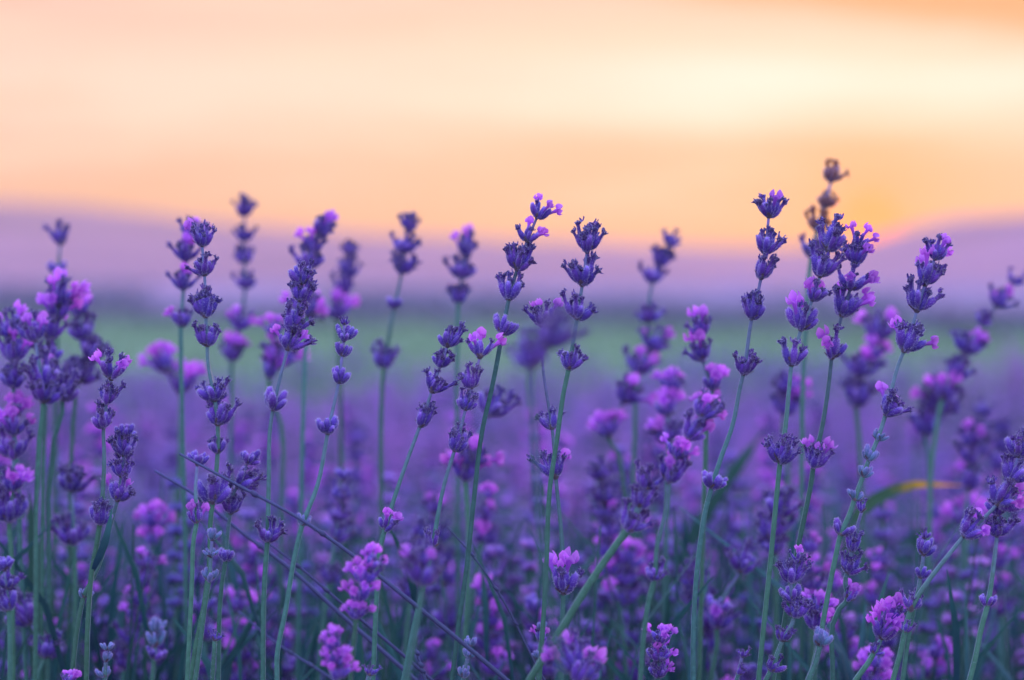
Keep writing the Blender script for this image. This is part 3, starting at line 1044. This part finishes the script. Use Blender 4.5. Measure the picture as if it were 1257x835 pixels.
# lower middle
spike('tall crowded spike of pink and lilac florets on a slim stem, soft focus', .94,
      [(866, 502, 38, 'p'), (852, 528, 42, 'p'), (836, 552, 44, 'P'), (822, 578, 46, 'p'), (805, 704, 28, 'v')], [(818, 625), (807, 668), (797, 735), (790, 783), (786, B)], dtop=.925)
spike('thick green stalk slanting up right to two tufted blue-violet whorls', .93,
      [(797, 592, 36, 'v'), (787, 612, 40, 'v'), (777, 641, 44, 'v')], [(757, 668), (715, 730), (680, 788), (650, B)], r0=1.55, r1=1.2)
spike('small bright pink spike of three floret tiers standing alone on a green stalk', 1.0,
      [(813, 779, 34, 'P'), (810, 802, 34, 'p'), (808, 822, 32, 'p')], [(806, B + 10)])
spike('large magenta flower head in full bloom over the dry twig', .92,
      [(458, 690, 36, 'P'), (449, 706, 42, 'P'), (442, 728, 40, 'P'), (438, 750, 34, 'P')], [(435, 780), (430, B)])
spike('plump magenta flower head low beside the dry twigs', .90,
      [(411, 787, 34, 'P'), (413, 806, 44, 'P'), (416, 824, 38, 'P')], [(414, B + 5)])
spike('pale grey-green young bud spike rising from the dry twig', .99,
      [(577, 788, 20, 't'), (576, 800, 22, 't'), (570, 824, 26, 't')], [(568, B + 5)], r0=.9)
spike('pale young bud spike with a pinkish floret at the foot of the crossing stems', .99,
      [(663, 768, 20, 't'), (664, 782, 24, 'q'), (661, 803, 22, 't')], [(660, B)], r0=.9)
spike('soft lilac flower head rising at the foot of the slanting green stalk', .90,
      [(697, 803, 44, 'P'), (690, 822, 50, 'p'), (718, 826, 54, 'p')], [(700, B + 10)])
spike('small dark bud spike with a pink floret under the plump magenta head', .97, [(455, 822, 26, 's')], [(450, B + 8)], r0=.9)
spike('blue-grey young bud spike in tight tiers low beside the teal stems', 1.1,
      [(193, 768, 30, 't'), (192, 784, 32, 't'), (190, 800, 30, 'b')], [(187, B)], r0=1.1)
spike('short pale bud spike with two small whorls near the straight dark stem', 1.0,
      [(132, 792, 20, 't'), (130, 806, 22, 't'), (130, 824, 24, 't')], [(128, B + 4)], r0=.9)
spike('lone pink floret cluster peeping up low beside the leafed stem', .98, [(84, 833, 30, 'P')], [(84, 850)], r0=.9)
spike('small dark bud whorl on a slim green stem behind the teal young buds', 1.02, [(264, 780, 24, 's')], [(261, B)], r0=1.0)
spike('curled violet spike of loose whorls standing right of the dense dark cluster', 1.03,
      [(305, 560, 32, 'b'), (299, 590, 40, 'v'), (285, 618, 40, 'v'), (278, 680, 30, 'b')], [(290, 600), (280, 650), (272, 720), (268, B)], r0=1.0)
spike('dark blurred spike low by the pink-budded stem', .86, [(508, 690, 46, 'p'), (520, 700, 56, 'v')], [(516, 740), (500, B)])

# ------------------------------------------------------------------ softly blurred spikes behind them
BG = 'softly blurred spikes rising above the bed'
def mid(label, d, whorls, stem, **kw):
    return spike(label, d, whorls, stem, group=BG, hero=False, **kw)

mid('two dark whorls alone against the lilac hill above the pink bushy cluster', 1.28, [(75, 291, 30, 'v'), (71, 327, 28, 'b')], [(70, 400), (68, 560), (66, 700)])
mid('dark slim spike of four small whorls reaching up into the sky', 1.32, [(301, 257, 26, 'v'), (299, 288, 27, 'v'), (300, 315, 27, 'v'), (302, 347, 26, 'v'), (295, 395, 36, 'p'), (285, 430, 42, 'p')], [(284, 500), (280, 700)])
mid('pink-tinged blurred spike leaning beside the tall four-whorl spike', 1.16, [(234, 283, 36, 'p'), (230, 310, 36, 'p'), (226, 346, 34, 'p'), (222, 392, 32, 'p')], [(222, 420), (225, 560), (228, 720)])
mid('blurred pink spike with wide open tiers low behind the bed', 1.3, [(195, 447, 46, 'P'), (222, 468, 52, 'P')], [(222, 500), (218, 700)])
mid('mauve blurred spike behind the crowded blue-violet one, tip crossing the skyline', 1.2, [(396, 280, 36, 'p'), (388, 301, 38, 'p'), (379, 320, 36, 'v'), (377, 375, 46, 'p')], [(375, 420), (370, 600)])
mid('faint small spike of three whorls and a pink one between two sharp spikes', 1.32, [(429, 306, 22, 'v'), (426, 331, 28, 'v'), (425, 350, 32, 'v'), (414, 378, 48, 'P')], [(416, 430), (420, 600)])
mid('dark blurred spike with three tight upper whorls and two far-spaced lower ones', 1.24, [(503, 274, 28, 'v'), (497, 301, 34, 'v'), (495, 325, 36, 'v'), (485, 371, 30, 'b'), (473, 440, 36, 'v')], [(469, 480), (468, 560), (468, 700)])
mid('blurred spike of three plain mauve whorls standing clear against the hill', 1.25, [(570, 304, 36, 'p'), (568, 332, 34, 'v'), (563, 362, 30, 'v')], [(561, 420), (562, 600)])
mid('blurred curved spike of three dark whorls left of the pale crowned tall spike', 1.28, [(823, 294, 26, 'v'), (811, 316, 32, 'v'), (803, 338, 32, 'v'), (791, 386, 36, 'v'), (806, 421, 40, 'p'), (783, 446, 44, 'p')], [(780, 500), (775, 680)])
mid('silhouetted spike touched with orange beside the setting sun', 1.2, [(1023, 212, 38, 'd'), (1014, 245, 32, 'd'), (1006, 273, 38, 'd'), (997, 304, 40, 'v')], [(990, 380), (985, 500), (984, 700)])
mid('blurred spike of five dark whorls slanting right across the dark far hedge', 1.28, [(1246, 342, 26, 'v'), (1227, 368, 34, 'p'), (1210, 391, 30, 'v'), (1188, 421, 46, 'p'), (1178, 455, 42, 'v'), (1160, 478, 42, 'p')], [(1150, 520), (1140, 700)])
mid('soft magenta-topped spike in the bushy cluster of the bed edge', 1.14, [(64, 362, 50, 'P'), (77, 383, 46, 'P'), (62, 402, 48, 'p'), (59, 432, 42, 'v')], [(55, 500), (52, 700)])
mid('blurred violet spike behind the bushy magenta cluster', 1.2, [(98, 378, 34, 'p'), (95, 410, 36, 'v'), (116, 428, 46, 'v'), (98, 455, 46, 'v')], [(90, 520), (86, 700)])
mid('blurred spike with pink-flecked tiers at the ragged bed edge', 1.12, [(12, 402, 44, 'p'), (14, 430, 46, 'p'), (18, 462, 44, 'v'), (14, 500, 48, 'P')], [(20, 560), (26, 700)])
mid('blurred pink and violet spike crossing the ragged bed edge low down', 1.10, [(18, 520, 50, 'P'), (14, 548, 48, 'v'), (20, 590, 46, 'P'), (10, 625, 50, 'v')], [(14, 680), (16, 800)])
mid('dark blurred spike just beyond the bushy magenta cluster', 1.1, [(42, 405, 44, 'p'), (46, 462, 50, 'v'), (54, 480, 46, 'v')], [(48, 540), (44, 760)])
mid('blurred violet spike with a pink flower under the bushy cluster', 1.12, [(60, 476, 42, 'p'), (80, 478, 44, 'v')], [(66, 540), (60, 760)])
mid('pink blurred whorls behind the low cupped teal-stemmed spike', 1.25, [(330, 403, 40, 'P'), (384, 382, 44, 'P'), (327, 452, 46, 'P'), (356, 450, 48, 'p')], [(345, 520), (345, 640)])
mid('crowded blurred violet and pink spike left of the stem curving left', 1.12, [(865, 402, 40, 'p'), (856, 432, 44, 'p'), (878, 466, 46, 'P'), (868, 500, 48, 'p')], [(866, 560), (860, 760)])
mid('blurred pink spike left of the crowded violet and pink one', 1.22, [(826, 470, 40, 'P'), (818, 498, 44, 'P'), (822, 530, 46, 'p')], [(820, 580), (815, 760)])
mid('blurred single pink and dark whorl on its own faint stem', 1.25, [(771, 484, 42, 'p'), (742, 525, 44, 'P')], [(760, 560), (750, 760)])
mid('large blurred mauve spike behind the magenta-flowered one', 1.3, [(1072, 405, 46, 'p'), (1082, 445, 50, 'P'), (1058, 450, 44, 'p'), (1050, 485, 46, 'v')], [(1055, 540), (1060, 740)])
mid('blurred violet spike under the slanting five-whorl spike', 1.3, [(1140, 492, 46, 'p'), (1135, 520, 46, 'v'), (1170, 500, 40, 'v')], [(1140, 560), (1135, 740)])
mid('blurred dark spike just right of the straight pink-whorled stem', 1.3, [(960, 478, 40, 'v'), (985, 485, 38, 'P'), (962, 498, 40, 'p')], [(966, 560), (970, 740)])
mid('blurred slim violet spike standing over the yellow-tipped blade', 1.3, [(1195, 538, 36, 'p'), (1194, 560, 36, 'v'), (1190, 590, 40, 'p'), (1185, 630, 56, 'P')], [(1186, 690), (1180, B)])
mid('soft blue-violet whorl pair hanging behind the pale stem of the wide lilac whorl', 1.16, [(607, 497, 50, 'v'), (575, 560, 50, 'p'), (570, 575, 52, 'P')], [(575, 640), (570, 800)])
mid('blurred magenta spike in full flower behind the slanting green stalk', 1.22, [(772, 682, 50, 'P'), (766, 704, 56, 'P'), (760, 730, 50, 'p')], [(758, 770), (752, B)])
mid('blurred dark whorls beside the straight stem of the crowded five-whorl spike', 1.16, [(962, 622, 46, 'v'), (944, 650, 44, 'v'), (950, 668, 40, 'v')], [(952, 700), (950, B)])
mid('blurred dark spike behind the bare left-curving stem', 1.15, [(915, 690, 44, 'v'), (884, 742, 44, 'b'), (880, 760, 40, 'p')], [(880, 790), (872, B)])
mid('blurred bright magenta floret spike below the arching spike', 1.2, [(1150, 796, 44, 'P'), (1140, 818, 50, 'P')], [(1136, B + 10)])
mid('blurred magenta florets at the foot of the leaning magenta head', 1.1, [(1078, 815, 46, 'P'), (1070, 832, 44, 'P')], [(1066, B + 12)])
mid('blurred dark spike at the ragged bed edge with blue buds', 1.06, [(4, 690, 34, 'b'), (6, 712, 36, 'v'), (10, 738, 38, 'v')], [(12, 780), (12, B)])
mid('blurred violet spike with drooping whorls left of the leafed stem', 1.15, [(88, 588, 48, 'v'), (90, 655, 44, 'v')], [(92, 700), (90, B)])
mid('blurred bright magenta spike behind the thin pinkish-whorled stalk', 1.22, [(190, 637, 42, 'P'), (188, 660, 38, 'P')], [(184, 700), (178, B)])
mid('blurred dark violet spike low at the ragged bed edge', 1.12, [(28, 755, 44, 'v'), (62, 795, 46, 'v')], [(50, 820), (46, B)])

# ------------------------------------------------------------------ the crowd of blooming spikes behind
rc = random.Random(4242)
crowd = 0
placed = []
tries = 0
while crowd < 215 and tries < 6000:
    tries += 1
    near = rc.random() < .15
    d = rc.uniform(1.14, 1.3) if near else rc.uniform(1.28, 2.6)
    x = rc.uniform(-60, 1317)
    lo = 485 + 25 * (1 if 430 < x < 540 else 0)
    y = rc.triangular(lo, 840, lo + 50 + 90 * max(0., 1.9 - d))
    if near:
        y = rc.uniform(575, 820)
    s = rc.uniform(.9, 1.25)
    wpx = 0.0135 * s * FPX / d
    if any(abs(x - a) < 20 and abs(y - b2) < 26 for a, b2 in placed):
        continue
    placed.append((x, y))
    n = rc.randint(3, 6)
    lean = rc.uniform(-.22, .22)
    ws = []
    yy, xx = y, x
    pinky = rc.uniform(.3, 1) if near else rc.random()
    for k in range(n):
        kind = ('P' if rc.random() < .55 else 'p') if pinky < .48 else rc.choice('ppvvb' if pinky < .85 else 'vvvb')
        ws.append((xx, yy, wpx * rc.uniform(.85, 1.1) * (.85 if k == 0 else 1), kind))
        st = wpx * (rc.uniform(.55, .85) + (.8 if k >= 3 and rc.random() < .5 else 0))
        yy += st
        xx -= lean * st
    crowd += 1
    look = 'pink-flowered' if pinky < .48 else 'pink and violet' if pinky < .85 else 'dark violet'
    num = {3: 'three', 4: 'four', 5: 'five', 6: 'six'}[n]
    spike('lavender spike of %s %s whorls in the crowded bed behind the sharp spikes' % (num, look), d, ws, [(xx - lean * 60, yy + 70), (xx - lean * 90, yy + 160)],
          group='crowd of blooming lavender spikes', hero=False, seed=rc.randrange(10 ** 6), r0=1.2)

# ================================================================== dry twigs and blades
def twig(label, pts, d, r, dend=None):
    dend = d if dend is None else dend
    n = len(pts)
    P = [at(x, y, d + (dend - d) * i / (n - 1)) for i, (x, y) in enumerate(pts)]
    v = P[-1] - P[-2]
    k = P[-1].z / max(.001, -v.z)
    P.append(P[-1] + Vector((v.x * k * .45, .01, -P[-1].z * .5)))
    P.append(P[-1] + Vector((v.x * k * .15, .01, -P[-1].z - .01)))
    root = empty('dry_twig', P[-1])
    tag(root, label, 'twig', 'dry twigs leaning through the bed')
    path = spline(P, 6)
    rr_ = [r * .001 * (.55 + .45 * min(1, i / (len(path) * .5))) for i in range(len(path))]
    link('stalk', tube(path[::-1], rr_[::-1], 'stalk', M['twig'], 6, origin=root.location), root)
    for f in (.22, .41, .55):
        p = path[int(len(path) * f * .7)]
        nd = tube([p + Vector((-.0013, 0, .0010)), p, p + Vector((.0013, 0, -.0010))], [r * .0009, r * .00145, r * .0009], 'node', M['twig'], 6, origin=root.location)
        link('node', nd, root)
    return root

twig('long dry grey-violet twig slanting down right across the sharp green stems', [(220, 557), (300, 600), (373, 640), (440, 687), (500, 735), (560, 783), (622, B)], .965, 1.0)
twig('dry twig slanting parallel below the long grey-violet one', [(190, 578), (234, 604), (300, 656), (357, 699), (419, 755), (484, 812), (510, B)], 1.07, 1.1)
twig('thin dry twig slanting from the teal straight stem towards the magenta head', [(331, 668), (372, 700), (415, 737), (484, 795), (530, B)], 1.05, .8)
twig('hair-thin dry twig between the wide lilac spike and the crossing stems', [(549, 647), (584, 687), (620, 741), (657, 815), (668, B)], 1.04, .55)
twig('short forked-looking dry twig low between the two crossing slants', [(508, 790), (515, 812), (522, B)], 1.0, .8)
twig('faint low dry twig running under the parallel slanting ones', [(292, 750), (340, 790), (390, 822), (410, B)], 1.1, .8)

def blade(label, pts, d, wmm, mat, dend=None, prof=None, side=Vector((.4, .2, 1))):
    dend = d if dend is None else dend
    n = len(pts)
    P = [at(x, y, d + (dend - d) * i / (n - 1)) for i, (x, y) in enumerate(pts)]
    if P[0].z > .02:
        P = [Vector((P[0].x - .02, P[0].y, -.01)), Vector((P[0].x - .012, P[0].y, P[0].z * .55))] + P
    root = empty('grass_blade', P[0])
    tag(root, label, 'leaf')
    path = spline(P, 6)
    V, F, T = blade_arrays(path, wmm * .001, side.normalized(), prof=prof)
    o = link('blade', mesh_from('blade', [(v - root.location)[:] for v in V], F, [M[mat]], T), root)
    return root

bp = lambda t: .45 + .55 * math.sin(math.pi * min(1, t * 1.02)) ** .8 if t < .8 else max(.05, (1 - t) / .2) * .78
blade('arching green blade with a yellow to orange tip, blurred among the spikes', [(1010, 760), (1030, 690), (1060, 625), (1110, 598), (1183, 596)], 1.32, 8, 'blade', prof=bp)
blade('broad dark green blade rising right behind the bare left-curving stem', [(810, 790), (832, 700), (868, 630), (915, 560), (940, 525)], 1.45, 9, 'dark_blade', prof=bp, side=Vector((1, 0, .3)))
blade('broad dark green blade bending right under the yellow-tipped one', [(1060, 800), (1080, 730), (1110, 680), (1150, 650), (1200, 640)], 1.7, 16, 'dark_blade', prof=bp, side=Vector((.3, .1, 1)))
blade('blurred upright green blade under the blurred cluster of the bed edge', [(46, 820), (44, 740), (40, 660), (36, 600)], 1.2, 8, 'dark_blade', prof=bp, side=Vector((1, 0, 0)))

# ================================================================== evening haze
hv = bpy.data.materials.new('evening_haze')
hv.use_nodes = True
hv.node_tree.nodes.clear()
hb = NB(hv.node_tree)
pv = hb.n('ShaderNodeVolumePrincipled')
pv.inputs['Color'].default_value = (1.0, 0.84, 0.48, 1)
pv.inputs['Density'].default_value = 0.00021
pv.inputs['Anisotropy'].default_value = 0.65
ho = hb.n('ShaderNodeOutputMaterial')
hv.node_tree.links.new(pv.outputs[0], ho.inputs['Volume'])
x0, x1, y0, y1, z0, z1 = -2700, 2700, -40, 2320, -1.5, 85
hm = mesh_from('haze', [(x0, y0, z0), (x1, y0, z0), (x1, y1, z0), (x0, y1, z0), (x0, y0, z1), (x1, y0, z1), (x1, y1, z1), (x0, y1, z1)],
               [(0, 3, 2, 1), (4, 5, 6, 7), (0, 1, 5, 4), (1, 2, 6, 5), (2, 3, 7, 6), (3, 0, 4, 7)], [hv], smooth=False)
haze = link('haze', hm)
tag(haze, 'thin violet evening haze filling the air to the hills', 'haze', kind='stuff')
